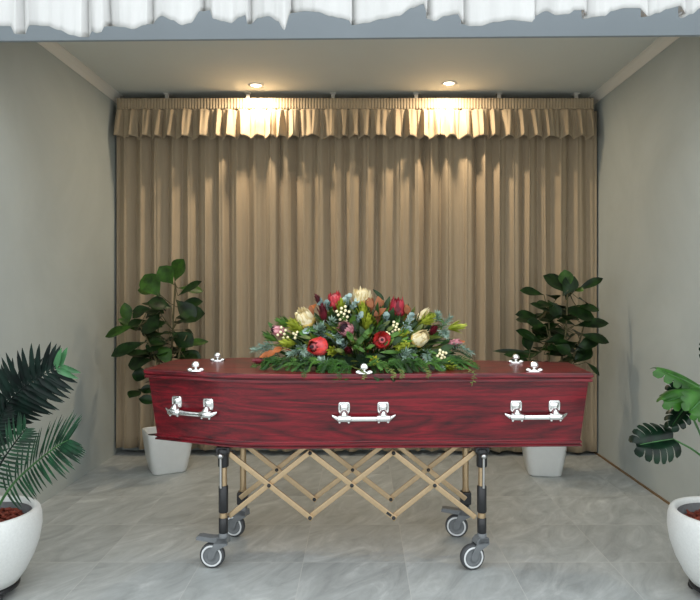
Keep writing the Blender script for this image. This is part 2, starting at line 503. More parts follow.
# rail above the pelmet, hung from the ceiling on small brackets
rail = empty('curtain_rail', (0.5 * (XP0 + XP1), YP + 0.06, 2.545)); c1 = Vector(rail.location)
tag(rail, 'dark curtain rail on small white brackets along the ceiling above the pelmet', 'curtain rail')
m = MB(); m.box(V(XP0 + 0.02, YP + 0.012, 2.52) - c1, V(XP1 - 0.02, YP + 0.034, 2.566) - c1); m.build('rail', M['rail'], rail, 0.004)
for px in (167, 248, 333, 416, 499, 576):
    x = (px - VX) / F * 4.53
    x *= 4.62 / 4.53
    m = MB(); m.box(V(x - 0.013, YP + 0.040, 2.552) - c1, V(x + 0.013, YP + 0.060, ZC) - c1); m.box(V(x - 0.013, YP + 0.030, 2.552) - c1, V(x + 0.013, YP + 0.060, 2.562) - c1); m.box(V(x - 0.022, YP + 0.03, 2.61) - c1, V(x + 0.022, YP + 0.085, ZC) - c1)
    m.build('bracket', M['bracket'], rail, 0.003)
m = MB(); m.box(V(XP0 + 0.01, YP + 0.036, 2.532) - c0, V(XP1 - 0.01, YB - 0.004, 2.550) - c0); m.build('pelmet_board', M['rail'], pel, 0.002)
m = MB(); m.box(V(XP0 + 0.05, 4.64, 2.506) - c1, V(XP1 - 0.05, 4.68, 2.53) - c1); m.build('curtain_track', M['rail'], rail, 0.004)

# ------------------------------------------------------------------ white swagged valance outside the opening
hem = [(-60, 24), (-30, 27), (0, 26), (12, 26), (21, 34), (27, 25), (45, 26), (60, 30), (75, 35), (86, 37), (92, 31), (98, 33), (104, 32), (106, 26), (122, 27), (134, 29), (146, 25), (160, 16), (172, 20), (184, 25), (192, 23), (200, 11), (207, 10), (213, 19), (222, 21), (232, 23), (240, 17), (246, 15), (249, 24), (258, 18), (268, 16), (278, 21), (286, 30), (290, 13), (305, 11), (318, 12), (330, 16), (340, 18), (349, 20), (352, 25), (366, 23), (382, 19), (398, 16), (412, 8), (424, 4), (428, 19), (434, 21), (445, 16), (458, 14), (463, 24), (470, 26), (480, 26), (496, 22), (511, 20), (520, 21), (530, 22), (535, 16), (548, 11), (556, 15), (568, 14), (576, 10), (584, 10), (587, 19), (594, 17), (604, 16), (612, 11), (625, 8), (638, 8), (646, 17), (660, 13), (668, 9), (680, 6), (684, 18), (692, 14), (702, 8), (730, 12), (770, 10)]
YV = 2.44


def hem_at(px):
    for (a, ya), (b, yb) in zip(hem, hem[1:]):
        if a <= px <= b:
            t = (px - a) / (b - a); t = t * t * (3 - 2 * t) if b - a > 5 else t; return ya + (yb - ya) * t
    return 15


FOLDS = [-200, -30, 21, 86, 106, 149, 200, 249, 290, 352, 427, 463, 533, 586, 645, 683, 720, 790]
m = MB(); rows = []; N = 1200; NZ = 22
for j in range(NZ + 1):
    t = j / NZ; row = []
    for i in range(N + 1):
        px = -58 + (768 + 58) * i / N
        h = hem_at(px); hs = sum(hem_at(px + d) for d in (-26, -13, 0, 13, 26)) / 5
        fold = (h - hs) / 10.0
        fb = max(b for b in FOLDS if b <= px); fn = min(b for b in FOLDS if b > px); u = (px - fb) / (fn - fb); ft = (0.25 + 0.75 * t)
        saw = (u - 0.5) * 0.040 - 0.030 * math.exp(-u * (fn - fb) / 2.5)
        y = YV - saw * ft - 0.022 * max(-1.2, min(1.2, fold)) * t - 0.02 * noise.noise(V(px * 0.02, 1, t * 0.8)) * t - 0.010 * noise.noise(V(px * 0.08, t * 0.7, 5)) * (0.4 + 0.6 * t)
        x = (px - VX) / F * YV + 0.012 * noise.noise(V(px * 0.03, t * 1.5, 3)) * (1 - t)
        zb = EYE + (VY - h) / F * y
        row.append((x, y, 2.72 + (zb - 2.72) * t))
    rows.append(row)
m.grid(rows)
val = m.build('valance', M['white_cloth'], solid=0.003)
tag(val, 'white cloth valance with a scalloped uneven hem across the top front', 'valance')

# ------------------------------------------------------------------ downlights


def downlight(px, py, label):
    Y = F * (ZC - EYE) / (VY - py); x = (px - VX) / F * Y
    r = empty('ceiling_downlight', (x, Y, ZC)); tag(r, label, 'ceiling light', 'recessed ceiling downlights')
    m = MB(); m.lathe([(0.034, -0.001), (0.036, -0.006), (0.046, -0.007), (0.052, -0.003), (0.052, 0.0)], n=40); m.build('trim_ring', M['lamp_trim'], r)
    m = MB(); m.lathe([(0.001, -0.003), (0.02, -0.0035), (0.035, -0.002), (0.035, 0.0)], n=32)
    mt = NT('glowing_lens'); mt.b.inputs['Emission Color'].default_value = (1, 0.8, 0.55, 1); mt.b.inputs['Emission Strength'].default_value = 14
    m.build('lens', mt.mat, r)
    ld = bpy.data.lights.new('downlight_lamp', 'AREA'); ld.shape = 'DISK'; ld.size = 0.07; ld.energy = 10.5; ld.color = (1, 0.81, 0.58)
    lo = bpy.data.objects.new('downlight_lamp', ld); COL.objects.link(lo); lo.parent = r; lo.location = (0, 0, -0.012)
    return r


downlight(256, 85, 'round recessed ceiling downlight glowing warm, the left one, above the left half of the pelmet')
downlight(449, 83, 'round recessed ceiling downlight glowing warm, the right one, above the right half of the pelmet')

# ------------------------------------------------------------------ coffin
CZ = 0.538
cof = empty('coffin', (0.02, 2.93, CZ), math.radians(-3.7))
tag(cof, 'dark red mahogany coffin with silver handles resting on the folding wheeled trolley', 'coffin')
UH, US, UF = -0.955, -0.465, 0.967
VH, VS, VF = 0.195, 0.345, 0.205


def front_side(o):
    """front edge head->foot as (u, v) with a softly bent shoulder"""
    a = V(UH + o, -(VH - o)); s = V(US, -(VS - o)); b = V(UF - o, -(VF - o))
    pts = [a]; k1 = s + (a - s).normalized() * 0.17; k2 = s + (b - s).normalized() * 0.17
    for i in range(13):
        t = i / 12; pts.append((1 - t) ** 2 * k1 + 2 * t * (1 - t) * s + t * t * k2)
    pts.append(b); return pts


def ring(z, o):
    f = front_side(o); b = [V(p[0], -p[1]) for p in reversed(f)]
    return [V(p[0], p[1], z - CZ) for p in f + b]


def shell(name, prof, mat, parent, bev=0.0):
    m = MB(); m.loft([ring(z, o) for z, o in prof], smooth=False)
    o = m.build(name, mat, parent)
    if bev:
        b = o.modifiers.new('Bevel', 'BEVEL'); b.width = bev; b.segments = 2; b.limit_method = 'ANGLE'; b.angle_limit = math.radians(35)
    return o


shell('body', [(0.551, 0.044), (0.563, 0.043), (0.819, 0.016)], M['wood'], cof)
shell('base_moulding', [(0.538, 0.042), (0.540, 0.037), (0.546, 0.037), (0.5485, 0.0425), (0.552, 0.0425), (0.5545, 0.037), (0.562, 0.037), (0.565, 0.0415), (0.568, 0.042), (0.568, 0.06)], M['wood'], cof)
shell('lid', [(0.8165, 0.03), (0.8165, 0.004), (0.818, 0.0025), (0.828, 0.0025), (0.8295, 0.004), (0.830, 0.0095), (0.834, 0.0095), (0.8345, 0.003), (0.837, 0.0), (0.850, 0.0), (0.8545, 0.003), (0.8555, 0.008)], M['wood'], cof, 0.0012)


def face_at(u, z):
    o = 0.043 + (0.016 - 0.043) * (z - 0.568) / (0.819 - 0.568)
    f = front_side(o)
    for p, q in zip(f, f[1:]):
        if p[0] <= u <= q[0]:
            t = (u - p[0]) / (q[0] - p[0]); c = p.lerp(q, t)
            d = (q - p).normalized(); return V(c[0], c[1], z - CZ), math.atan2(d[1], d[0])


def make_handle(u, z, name_label):
    c, ang = face_at(u, z)
    e = empty('handle', c, ang); e.parent = cof
    W = 0.081
    for sx in (-1, 1):
        m = MB(); x = sx * W
        # shaped back plate
        pts = [(-0.024, 0.058), (-0.019, 0.064), (0.019, 0.064), (0.024, 0.058), (0.026, 0.040), (0.025, 0.022), (0.020, 0.012), (-0.020, 0.012), (-0.025, 0.022), (-0.026, 0.040)]
        sl = 0.11
        rg = []
        for yy, k in ((0.004, 1), (-0.004, 1), (-0.008, 0.90), (-0.0085, 0.80), (-0.006, 0.72), (-0.010, 0.62), (-0.015, 0.45), (-0.017, 0.2)):
            rg.append([V(x + a * k, yy - (0.037 + (b - 0.037) * k) * sl, 0.037 + (b - 0.037) * k) for a, b in pts])
        m.loft(rg)
        m.tube([V(x, -0.006, 0.026), V(x, -0.02, 0.016), V(x, -0.026, 0.004)], [0.014, 0.017, 0.020], 14)
        m.build('handle_plate', M['chrome'], e, 0.001)
        m = MB()
        m.lathe([(0.001, -0.030), (0.0105, -0.030), (0.0135, -0.025), (0.0145, -0.006), (0.0145, 0.006), (0.0135, 0.025), (0.0105, 0.030), (0.001, 0.030)], (x, -0.027, -0.003), 16, axis=(1, 0, 0), sy=1.05)
        for k in (-1, 1):
            m.ball((x + k * 0.019, -0.027, -0.017), 0.0068, 10)
        m.build('bar_socket', M['chrome'], e)
    m = MB()
    n = 26; rings = []
    for i in range(n + 1):
        t = -1 + 2 * i / n; x = t * 0.131
        e_ = max(0, abs(t) - 0.78) / 0.22
        hh = 0.0098 * (1 - 0.55 * e_ ** 2); yy = -0.029 + 0.016 * e_; zz = -0.004 + 0.012 * e_ ** 1.5
        q = []
        for k in range(16):
            a = 2 * PI * k / 16; ca, sa = math.cos(a), math.sin(a)
            q.append(V(x, yy + math.copysign(abs(ca) ** 0.5, ca) * 0.0075, zz + math.copysign(abs(sa) ** 0.5, sa) * hh))
        rings.append(q)
    m.loft(rings); m.build('bar', M['chrome'], e)
    return e


make_handle(-0.721, 0.6785, '')
make_handle(0.012, 0.673, '')
make_handle(0.728, 0.675, '')


def lid_screw(X, Y):
    d = V(X - 0.02, Y - 2.93, 0); d.rotate(Quaternion((0, 0, 1), math.radians(3.7)))
    e = empty('lid_screw', (d[0], d[1], 0.8555 - CZ)); e.parent = cof
    m = MB()
    m.lathe([(0.028, 0.0), (0.029, 0.003), (0.020, 0.008), (0.010, 0.010), (0.007, 0.013), (0.001, 0.013)], (0, 0, 0), 20, sx=1.05, sy=0.6)
    for k in (-1, 1): m.ball((k * 0.024, 0, 0.006), 0.0115, 12, 0, (1.2, 0.9, 0.8))
    m.build('screw_plate', M['chrome'], e)
    m = MB(); m.lathe([(0.005, 0.009), (0.005, 0.017), (0.017, 0.021), (0.0185, 0.024), (0.0165, 0.033), (0.011, 0.040), (0.004, 0.043), (0.001, 0.043)], (0, 0, 0), 20, sy=0.75)
    m.build('finial', M['chrome'], e)


for X, Y in ((-0.697, 2.715), (-0.69, 3.10), (0.017, 2.637), (0.735, 3.02), (0.736, 2.705)):
    lid_screw(X, Y)

# ------------------------------------------------------------------ trolley
tro = empty('coffin_trolley', (-0.03, 2.92, 0))
tag(tro, 'folding gold and black church trolley with scissor sides on four castors under the coffin', 'trolley')
T0 = Vector(tro.location)
PX = (-0.590, 0.526); PYF, PYB = 2.765, 3.105


def post(x, y, rod):
    e = empty('post', V(x, y, 0) - T0); e.parent = tro
    g = MB(); g.lathe([(0.015, 0.15), (0.015, 0.50)], n=20, cap0=True, cap1=True); g.build('tube', M['gold'], e)
    g = MB(); g.lathe([(0.0175, 0.152), (0.0200, 0.155), (0.0200, 0.214), (0.0175, 0.217)], n=20, cap0=True, cap1=True); g.build('lower_sleeve', M['black'], e)
    g = MB(); g.lathe([(0.0168, 0.218), (0.0168, 0.238)], n=20, cap0=True, cap1=True); g.build('collar', M['gold'], e)
    if rod: g = MB(); g.lathe([(0.0180, 0.240), (0.0205, 0.244), (0.0205, 0.352), (0.0175, 0.356)], n=20, cap0=True, cap1=True); g.build('upper_sleeve', M['black'], e)
    g = MB(); g.lathe([(0.018, 0.436), (0.023, 0.440), (0.023, 0.49), (0.028, 0.495), (0.028, 0.512), (0.024, 0.518)], n=20, cap0=True, cap1=True)
    g.box((-0.03, -0.018, 0.500), (0.03, 0.03, 0.524)); g.build('top_clamp', M['black'], e, 0.003)
    if rod:
        g = MB(); g.tube([V(0.003 if x > 0 else -0.006, -0.026, 0.352), V(0.003 if x > 0 else -0.006, -0.029, 0.492)], 0.0055, 10); g.build('strut_rod', M['steel'], e)
        g = MB(); g.lathe([(0.001, 0), (0.012, 0), (0.012, 0.012), (0.008, 0.017), (0.001, 0.018)], (0.003 if x > 0 else -0.006, -0.022, 0.490), 14, axis=(0, -1, 0)); g.build('knob', M['steel'], e)
    else:
        g = MB(); g.box((-0.026, -0.03, 0.165), (0.024, 0.02, 0.225)); g.build('joint_bracket', M['black'], e, 0.006)
    return e


def caster(x, y, wx, wy, pedal):
    """castor under a post at x,y with its wheel centre at wx,wy"""
    a = math.atan2(wy - y, wx - x); off = math.hypot(wx - x, wy - y)
    e = empty('castor', V(x, y, 0) - T0, a); e.parent = tro
    R = 0.0545; L = V(off, 0, R)
    q = (0, 1, 0)
    g = MB(); g.lathe([(0.034, -0.014), (0.046, -0.0155), (0.052, -0.013), (R, -0.006), (R, 0.006), (0.052, 0.013), (0.046, 0.0155), (0.034, 0.014)], L, 40, axis=q)
    w = g.build('tyre', M['tyre'], e)
    g = MB(); g.lathe([(0.038, -0.0165), (0.0425, -0.0172), (0.0455, -0.0165), (0.0455, -0.01)], L, 40, axis=q); g.lathe([(0.0455, 0.01), (0.0455, 0.0165), (0.0425, 0.0172), (0.038, 0.0165)], L, 40, axis=q)
    g.build('wheel_ring', M['rim'], e)
    g = MB(); g.lathe([(0.001, -0.0165), (0.014, -0.0165), (0.018, -0.0135), (0.034, -0.0135), (0.0385, -0.0165), (0.0385, 0.0165), (0.034, 0.0135), (0.018, 0.0135), (0.014, 0.0165), (0.001, 0.0165)], L, 32, axis=q)
    g.build('hub', M['greyplas'], e)
    g = MB()
    g.lathe([(0.001, 0.152), (0.019, 0.152), (0.0205, 0.148), (0.0215, 0.122), (0.024, 0.116), (0.001, 0.116)], n=24)
    # two fork blades from the stem down to the axle, and the crown between them
    for s in (-1, 1):
        pts = [(-0.022, 0.134), (0.018, 0.136), (0.030, 0.118), (off + 0.012, R + 0.012), (off + 0.013, R - 0.008), (off, R - 0.014), (off - 0.013, R - 0.006), (off - 0.024, R + 0.025), (-0.024, 0.108)]
        g.loft([[V(p, s * 0.0185, z) for p, z in pts], [V(p, s * 0.0245, z) for p, z in pts]][::s], smooth=False)
    pts = [(-0.024, 0.112), (-0.02, 0.136), (0.02, 0.138), (0.034, 0.122), (0.036, 0.112)]
    g.loft([[V(p, 0.0245, z) for p, z in pts], [V(p, -0.0245, z) for p, z in pts]], smooth=False)
    g.build('fork', M['greyplas'], e, 0.002)
    if pedal:
        g = MB(); pts = [(0.005, 0.113), (0.0, 0.137), (0.05, 0.134), (0.098, 0.139), (0.114, 0.137), (0.116, 0.122), (0.06, 0.115)]
        g.loft([[V(p, 0.02, z) for p, z in pts], [V(p, -0.022, z) for p, z in pts]], smooth=False); g.build('brake_pedal', M['greyplas'], e, 0.003)
    return e


for x, y, rod in ((PX[0], PYF, 1), (PX[1], PYF, 1), (-0.567, PYB, 0), (0.512, PYB, 0)): post(x, y, rod)
caster(PX[0], PYF, -0.638, 2.770, True)
caster(PX[1], PYF, 0.482, 2.752, False)
caster(-0.567, PYB, -0.612, 3.118, False)
caster(0.512, PYB, 0.470, 3.114, True)
ZTt, ZM, ZB_ = 0.494, 0.354, 0.213
nodes = [-0.572, -0.2165, 0.146, 0.502]


def scissor(y, xs, zt, zb):
    for i in range(3):
        a, b = xs[i], xs[i + 1]
        lo, hi = (zb, zt)
        ea = 0.018 if i > 0 else 0.0; eb = 0.018 if i < 2 else 0.0

        def ext(p, q, s0, s1):
            d = (q - p).normalized(); return p - d * s0, q + d * s1
        # each bar of the lazy tongs crosses one bay
        p, q = ext(V(a, y - 0.0075, hi), V(b, y - 0.0075, lo), 0.006 if i else 0, 0.012 if i < 2 else 0)
        m = MB(); m.bar(p - T0, q - T0, 0.0225, 0.013, (0, 1, 0)); m.build('scissor_bar', M['gold'], tro, 0.0025)
        p, q = ext(V(a, y + 0.0075, lo), V(b, y + 0.0075, hi), 0.012 if i else 0, 0.006 if i < 2 else 0)
        m = MB(); m.bar(p - T0, q - T0, 0.0225, 0.013, (0, 1, 0)); m.build('scissor_bar', M['gold'], tro, 0.0025)
        m = MB(); m.lathe([(0.001, 0), (0.0085, 0), (0.0085, 0.004), (0.006, 0.007), (0.001, 0.008)], V((a + b) / 2, y - 0.013, (hi + lo) / 2) - T0, 12, axis=(0, -1, 0)); m.build('pivot_bolt', M['black'], tro)
    for i in (1, 2):
        for z in (zt, zb):
            m = MB(); m.lathe([(0.001, 0), (0.0085, 0), (0.0085, 0.004), (0.006, 0.007), (0.001, 0.008)], V(xs[i], y - 0.013, z) - T0, 12, axis=(0, -1, 0)); m.build('pivot_bolt', M['black'], tro)


scissor(2.785, nodes, ZTt, ZB_)
scissor(3.045, nodes, 0.488, 0.208)
for p, q in (((PX[0], 2.83), (PX[1], 2.83)), ((-0.567, PYB), (0.512, PYB)), ((PX[0], PYF), (-0.567, PYB)), ((PX[1], PYF), (0.512, PYB))):
    m = MB(); m.bar(V(p[0], p[1], 0.527) - T0, V(q[0], q[1], 0.527) - T0, 0.022, 0.022, (0, 0, 1)); m.build('top_rail', M['gold'], tro, 0.003)
m = MB(); m.bar(V(nodes[2] - 0.030, 2.7705, ZB_ + 0.024) - T0, V(nodes[2] - 0.011, 2.7705, ZB_ + 0.009) - T0, 0.011, 0.002, (0, 1, 0)); m.build('rating_plate', M['black'], tro)

# ------------------------------------------------------------------ square pots with fig plants


def square_pot(root, top, bot, h, rz, mat):
    def sq(w, z, r):
        pts = []
        for qx, qy, a0 in ((1, 1, 0), (-1, 1, 90), (-1, -1, 180), (1, -1, 270)):
            for k in range(6):
                a = math.radians(a0 + 90 * k / 5); pts.append(V(qx * (w / 2 - r) + r * math.cos(a), qy * (w / 2 - r) + r * math.sin(a), z))
        return [Matrix.Rotation(rz, 3, 'Z') @ p for p in pts]
    m = MB()
    prof = [(bot - 0.02, 0.0, 0.035), (bot - 0.006, 0.004, 0.038), (bot, 0.012, 0.04)]
    for i in range(1, 7):
        t = i / 6; prof.append((bot + (top - bot) * t + 0.010 * math.sin(PI * t), 0.012 + (h - 0.016) * t, 0.042))
    prof += [(top - 0.003, h, 0.042), (top - 0.014, h, 0.04), (top - 0.018, h - 0.006, 0.04), (top - 0.035, h - 0.09, 0.035), (top - 0.1, h - 0.092, 0.03)]
    m.loft([sq(*p) for p in prof]); m.build('pot', mat, root)
    m = MB(); m.loft([sq(top - 0.03, h - 0.075, 0.035), sq(top - 0.024, h - 0.045, 0.035), sq(top - 0.2, h - 0.04, 0.02)], cap0=False); m.build('soil', M['soil'], root)


def fig_plant(loc, pot_rot, Y0, stems, leaves, fill, label, sz):
    r = empty('potted_fig', loc); tag(r, label, 'plant', 'fig plants in square white pots')
    L = Vector(loc)
    square_pot(r, sz[0], sz[1], sz[2], pot_rot, M['pot_gloss'])
    m = MB()
    for st in stems:
        pts = [P(a, b, Y0 + dy) - L for a, b, dy in st]; pts[0] = V(pts[0][0] * 0.3, pts[0][1] * 0.3, sz[2] - 0.05)
        m.tube(pts, [0.010 - 0.006 * i / (len(pts) - 1) for i in range(len(pts))], 8)
    rr = random.Random(int(abs(loc[0]) * 1000))
    g = MB(); nstem = V(*[0, 0, 0])
    allst = [P(a, b, Y0 + dy) - L for st in stems for a, b, dy in st[1:]]
    items = list(leaves)
    for (bx, by, tx, ty, w, new) in items:
        d0 = rr.uniform(-0.07, 0.05); d1 = d0 + rr.uniform(-0.08, 0.04)
        b = P(bx, by, Y0 + d0) - L; t = P(tx, ty, Y0 + d1) - L
        n = V(rr.uniform(-.3, .3), -0.75 + rr.uniform(-.2, .2), 0.65)
        wr = w / F * Y0 * 1.35
        g.leaf(b, t, n, wr, 'obovate', 0.10, 0.22, 8, 1 if new else 0)
        near = min(allst, key=lambda s: (s - b).length)
        m.tube([near, near.lerp(b, 0.55) + V(0, 0, -0.008), b, b.lerp(t, 0.15)], [0.0035, 0.003, 0.0025, 0.002], 6)
    for (x0, x1, y0, y1, n_) in fill:
        for k in range(n_):
            px = rr.uniform(x0, x1); py = rr.uniform(y0, y1); st = rr.choice(stems)
            a = rr.uniform(0, 2 * PI); Lf = rr.uniform(0.10, 0.16)
            b = P(px, py, Y0 + rr.uniform(-0.06, 0.12)) - L
            t = b + V(math.cos(a) * Lf, math.sin(a) * Lf * 0.7 - 0.02, rr.uniform(-0.06, 0.07))
            g.leaf(b, t, V(rr.uniform(-.3, .3), -0.4, 0.8), rr.uniform(0.075, 0.105), 'obovate', 0.15, 0.2, 7, 0)
            near = min(allst, key=lambda s: (s - b).length)
            m.tube([near, b], [0.003, 0.002], 6)
    m.build('stem', M['stem'], r)
    g.build('foliage', [M['fig'], M['fig_new']], r)
    return r


fig_plant((-1.285, 4.27, 0), math.radians(28), 4.2,
          [[(168, 430, 0), (170, 380, 0), (173, 330, 0), (175, 283, 0)], [(168, 430, 0), (162, 375, -.03), (150, 345, -.05), (140, 325, -.05)], [(168, 430, 0), (160, 390, .03), (158, 340, .05), (159, 294, .05)], [(168, 430, 0), (175, 380, -.04), (180, 350, -.05), (187, 335, -.05)]],
          [(175, 281, 182, 259, 17, 1), (173, 284, 160, 267, 14, 1), (160, 297, 144, 274, 16, 1), (157, 293, 138, 289, 10, 1), (178, 288, 203, 290, 9, 1),
           (177, 307, 202, 300, 10, 0), (176, 318, 204, 312, 15, 0), (152, 309, 132, 310, 8, 0), (172, 308, 148, 301, 14, 0), (135, 326, 104, 335, 10, 1),
           (128, 326, 125, 303, 9, 1), (136, 331, 119, 318, 7, 1), (146, 342, 110, 354, 12, 0), (152, 360, 127, 364, 13, 0), (176, 345, 208, 340, 7, 1), (170, 366, 161, 346, 11, 1), (176, 358, 184, 345, 9, 1),
           (150, 376, 132, 374, 12, 0), (158, 390, 140, 389, 8, 0), (160, 402, 139, 398, 8, 0), (168, 322, 140, 330, 14, 0), (160, 312, 150, 330, 13, 0), (176, 300, 195, 318, 13, 0), (172, 332, 192, 345, 14, 0), (165, 345, 145, 345, 13, 0), (178, 352, 201, 360, 12, 0), (178, 296, 200, 280, 8, 0)],
          [(144, 186, 298, 362, 40), (140, 165, 350, 395, 8)],
          'fig plant in a square white pot in the left corner by the curtain', (0.292, 0.222, 0.268))
fig_plant((1.205, 4.21, 0), math.radians(-6), 4.15,
          [[(544, 430, 0), (548, 380, 0), (550, 340, 0), (548, 310, 0)], [(544, 430, 0), (560, 370, -.02), (566, 330, -.02), (568, 290, -.02)], [(544, 430, 0), (570, 365, .02), (580, 340, .04), (584, 325, .04)], [(544, 430, 0), (535, 375, -.04), (528, 360, -.05)]],
          [(570, 294, 545, 274, 15, 0), (567, 290, 565, 270, 11, 1), (576, 291, 603, 277, 7, 0), (573, 289, 583, 290, 6, 1), (544, 295, 521, 289, 9, 0), (553, 313, 532, 302, 7, 0), (541, 318, 517, 313, 9, 0), (546, 326, 528, 321, 9, 0), (543, 344, 518, 329, 9, 0),
           (574, 326, 609, 321, 10, 0), (561, 309, 596, 316, 15, 0), (579, 334, 610, 341, 9, 0), (574, 352, 600, 336, 10, 0), (574, 363, 591, 347, 13, 0), (536, 353, 494, 349, 4, 0), (532, 357, 505, 353, 6, 0), (534, 361, 508, 360, 6, 0),
           (545, 343, 567, 335, 7, 0), (530, 352, 526, 334, 11, 0), (586, 362, 601, 375, 5, 0), (548, 300, 560, 318, 11, 0), (566, 300, 570, 280, 10, 0), (576, 306, 600, 309, 8, 0), (555, 345, 570, 352, 10, 0), (540, 350, 555, 345, 9, 1), (563, 296, 575, 276, 12, 0)],
          [(534, 582, 312, 366, 42), (550, 582, 285, 320, 10)],
          'fig plant in a square white pot in the right corner by the curtain', (0.272, 0.210, 0.272))

# ------------------------------------------------------------------ round pots at the front


def round_pot(root):
    m = MB(); m.lathe([(0.10, 0.045), (0.125, 0.05), (0.150, 0.085), (0.178, 0.14), (0.198, 0.20), (0.207, 0.255), (0.2055, 0.30), (0.199, 0.322), (0.192, 0.330), (0.180, 0.330), (0.174, 0.325), (0.170, 0.310)], n=56, cap0=True); p = m.build('pot', M['pot_stone'], root)
    m = MB(); m.lathe([(0.1705, 0.311), (0.170, 0.25), (0.150, 0.24), (0.02, 0.24)], n=48); m.build('pot_lining', M['pot_in'], p)
    m = MB(); m.lathe([(0.001, 0.045), (0.120, 0.045), (0.127, 0.04), (0.127, 0.03), (0.120, 0.026), (0.001, 0.026)], n=40)
    for k in range(4):
        a = PI / 4 + k * PI / 2 + 0.2; c = V(0.115 * math.cos(a), 0.115 * math.sin(a), 0.015)
        m.lathe([(0.001, -0.01), (0.013, -0.01), (0.015, -0.006), (0.015, 0.006), (0.013, 0.01), (0.001, 0.01)], c, 16, axis=(math.cos(a + 1), math.sin(a + 1), 0))
        m.box(c + V(-0.01, -0.01, 0.006), c + V(0.01, 0.01, 0.014))
    m.build('plant_caddy', M['black'], root)
    m = MB(); rr = random.Random(5)
    rows = []
    for i in range(9):
        rad = 0.168 * i / 8 + 0.001
        rows.append([V(rad * math.cos(2 * PI * k / 36), rad * math.sin(2 * PI * k / 36), 0.268 + 0.02 * noise.noise(V(rad * 30 * math.cos(2 * PI * k / 36), rad * 30 * math.sin(2 * PI * k / 36), 1))) for k in range(36)])
    m.grid(rows, close=True)
    for k in range(230):
        a = rr.uniform(0, 2 * PI); rad = 0.155 * math.sqrt(rr.random()); c = V(rad * math.cos(a), rad * math.sin(a), 0.275 + rr.uniform(-0.004, 0.012))
        d = V(rr.uniform(-1, 1), rr.uniform(-1, 1), rr.uniform(-.4, .4)).normalized(); l = rr.uniform(0.008, 0.018)
        m.bar(c - d * l, c + d * l, rr.uniform(0.009, 0.018), rr.uniform(0.005, 0.009), V(rr.uniform(-.4, .4), rr.uniform(-.4, .4), 1))
    m.build('bark_mulch', M['bark'], root)


def bez(ctrl, n):
    """Catmull-Rom through the control points"""
    c = [ctrl[0] * 2 - ctrl[1]] + list(ctrl) + [ctrl[-1] * 2 - ctrl[-2]]; out = []
    segs = len(ctrl) - 1
    for i in range(n + 1):
        u = segs * i / n; k = min(int(u), segs - 1); t = u - k; a, b, d, e = c[k:k + 4]
        out.append(0.5 * (2 * b + (d - a) * t + (2 * a - 5 * b + 4 * d - e) * t * t + (3 * b - a - 3 * d + e) * t ** 3))
    return out


palm = empty('potted_palm', (-1.48, 2.52, 0)); PL = Vector(palm.location)
tag(palm, 'palm plant in a round white pot on the floor by the left wall', 'plant')
round_pot(palm)


def frond(ctrl, n, L0, w, mats, plane, start=0.35, tip_mat=None, droop=0.15, fwd=0.6, lenf=None):
    pts = bez([c - PL for c in ctrl], 40)
    m = MB(); m.tube(pts, [0.006 - 0.0045 * i / 40 for i in range(41)], 7, 1)
    for k in range(n):
        t = start + (1 - start) * k / (n - 1); i = min(int(t * 40), 39); p = pts[i].lerp(pts[i + 1], t * 40 - i) if i < 40 else pts[-1]
        d = (pts[i + 1] - pts[i]).normalized(); nn = plane - d * plane.dot(d); nn.normalize(); s = d.cross(nn)
        u = (t - start) / (1 - start)
        Lf = L0 * ((0.55 + 0.9 * u - 1.0 * u * u * u) if lenf is None else lenf(u))
        for sg in (-1, 1):
            dir_ = (s * sg * (1 - 0.35 * u) + d * (fwd + 0.65 * u) + nn * rnd.uniform(0.0, 0.22)).normalized()
            tip = p + dir_ * Lf * rnd.uniform(0.92, 1.06) + V(0, 0, -droop * Lf)
            m.leaf(p, tip, nn, w, 'blade', 0.06, 0.3, 5, 2 if (tip_mat and u > 0.90) else 0)
    o = m.build('frond', mats, palm); return o


base = V(-1.48, 2.52, 0.27)
# broad dark frond, arching to the right with a paler tip
frond([base, P(-12, 455, 2.5), P(2, 412, 2.47), P(28, 384, 2.44), P(60, 366, 2.41)], 19, 0.185, 0.025, [M['palm_dark'], M['palm_dark'], M['palm_light']], V(0.5, -0.9, 0.25), 0.40, True, 0.08, 0.15)
frond([base, P(-10, 470, 2.55), P(-4, 425, 2.6), P(14, 392, 2.62), P(38, 380, 2.63)], 16, 0.17, 0.025, [M['palm_dark'], M['palm_dark']], V(-0.3, -0.9, 0.3), 0.4, None, 0.08, 0.1)
# finer frond below it
frond([base + V(0.02, -0.02, 0), P(10, 488, 2.46), P(34, 464, 2.43), P(56, 447, 2.40), P(68, 440, 2.39)], 27, 0.185, 0.0115, [M['palm'], M['stalk']], V(-0.25, -0.75, 0.45), 0.22, None, 0.12, 0.3)
frond([base, P(-10, 490, 2.42), P(0, 465, 2.38), P(14, 444, 2.36), P(25, 430, 2.34)], 18, 0.13, 0.011, [M['palm'], M['palm_dark']], V(0.2, -0.8, 0.4), 0.3, None, 0.05, 0.4)
frond([base, P(-12, 470, 2.45), P(-8, 440, 2.42), P(0, 420, 2.40), P(6, 408, 2.38)], 16, 0.10, 0.012, [M['palm_dark'], M['palm_dark']], V(0.1, -0.8, 0.4), 0.3, None, 0.05, 0.4)
# fronds on the far and wall sides
for a, h, l in ((100, 0.42, 0.26), (150, 0.5, 0.24), (200, 0.42, 0.24), (250, 0.34, 0.3)):
    d = V(math.cos(math.radians(a)), math.sin(math.radians(a)), 0)
    frond([base, base + d * l * 0.25 + V(0, 0, h * 0.55), base + d * l * 0.65 + V(0, 0, h * 0.95), base + d * l + V(0, 0, h * 0.9)], 18, 0.11, 0.012, [M['palm'], M['stalk']], V(0, 0, 1), 0.3, None, 0.1, 0.4)

mon = empty('potted_monstera', (1.432, 2.51, 0)); ML = Vector(mon.location)
tag(mon, 'split-leaf monstera in a round white pot on the floor by the right wall', 'plant')
round_pot(mon)


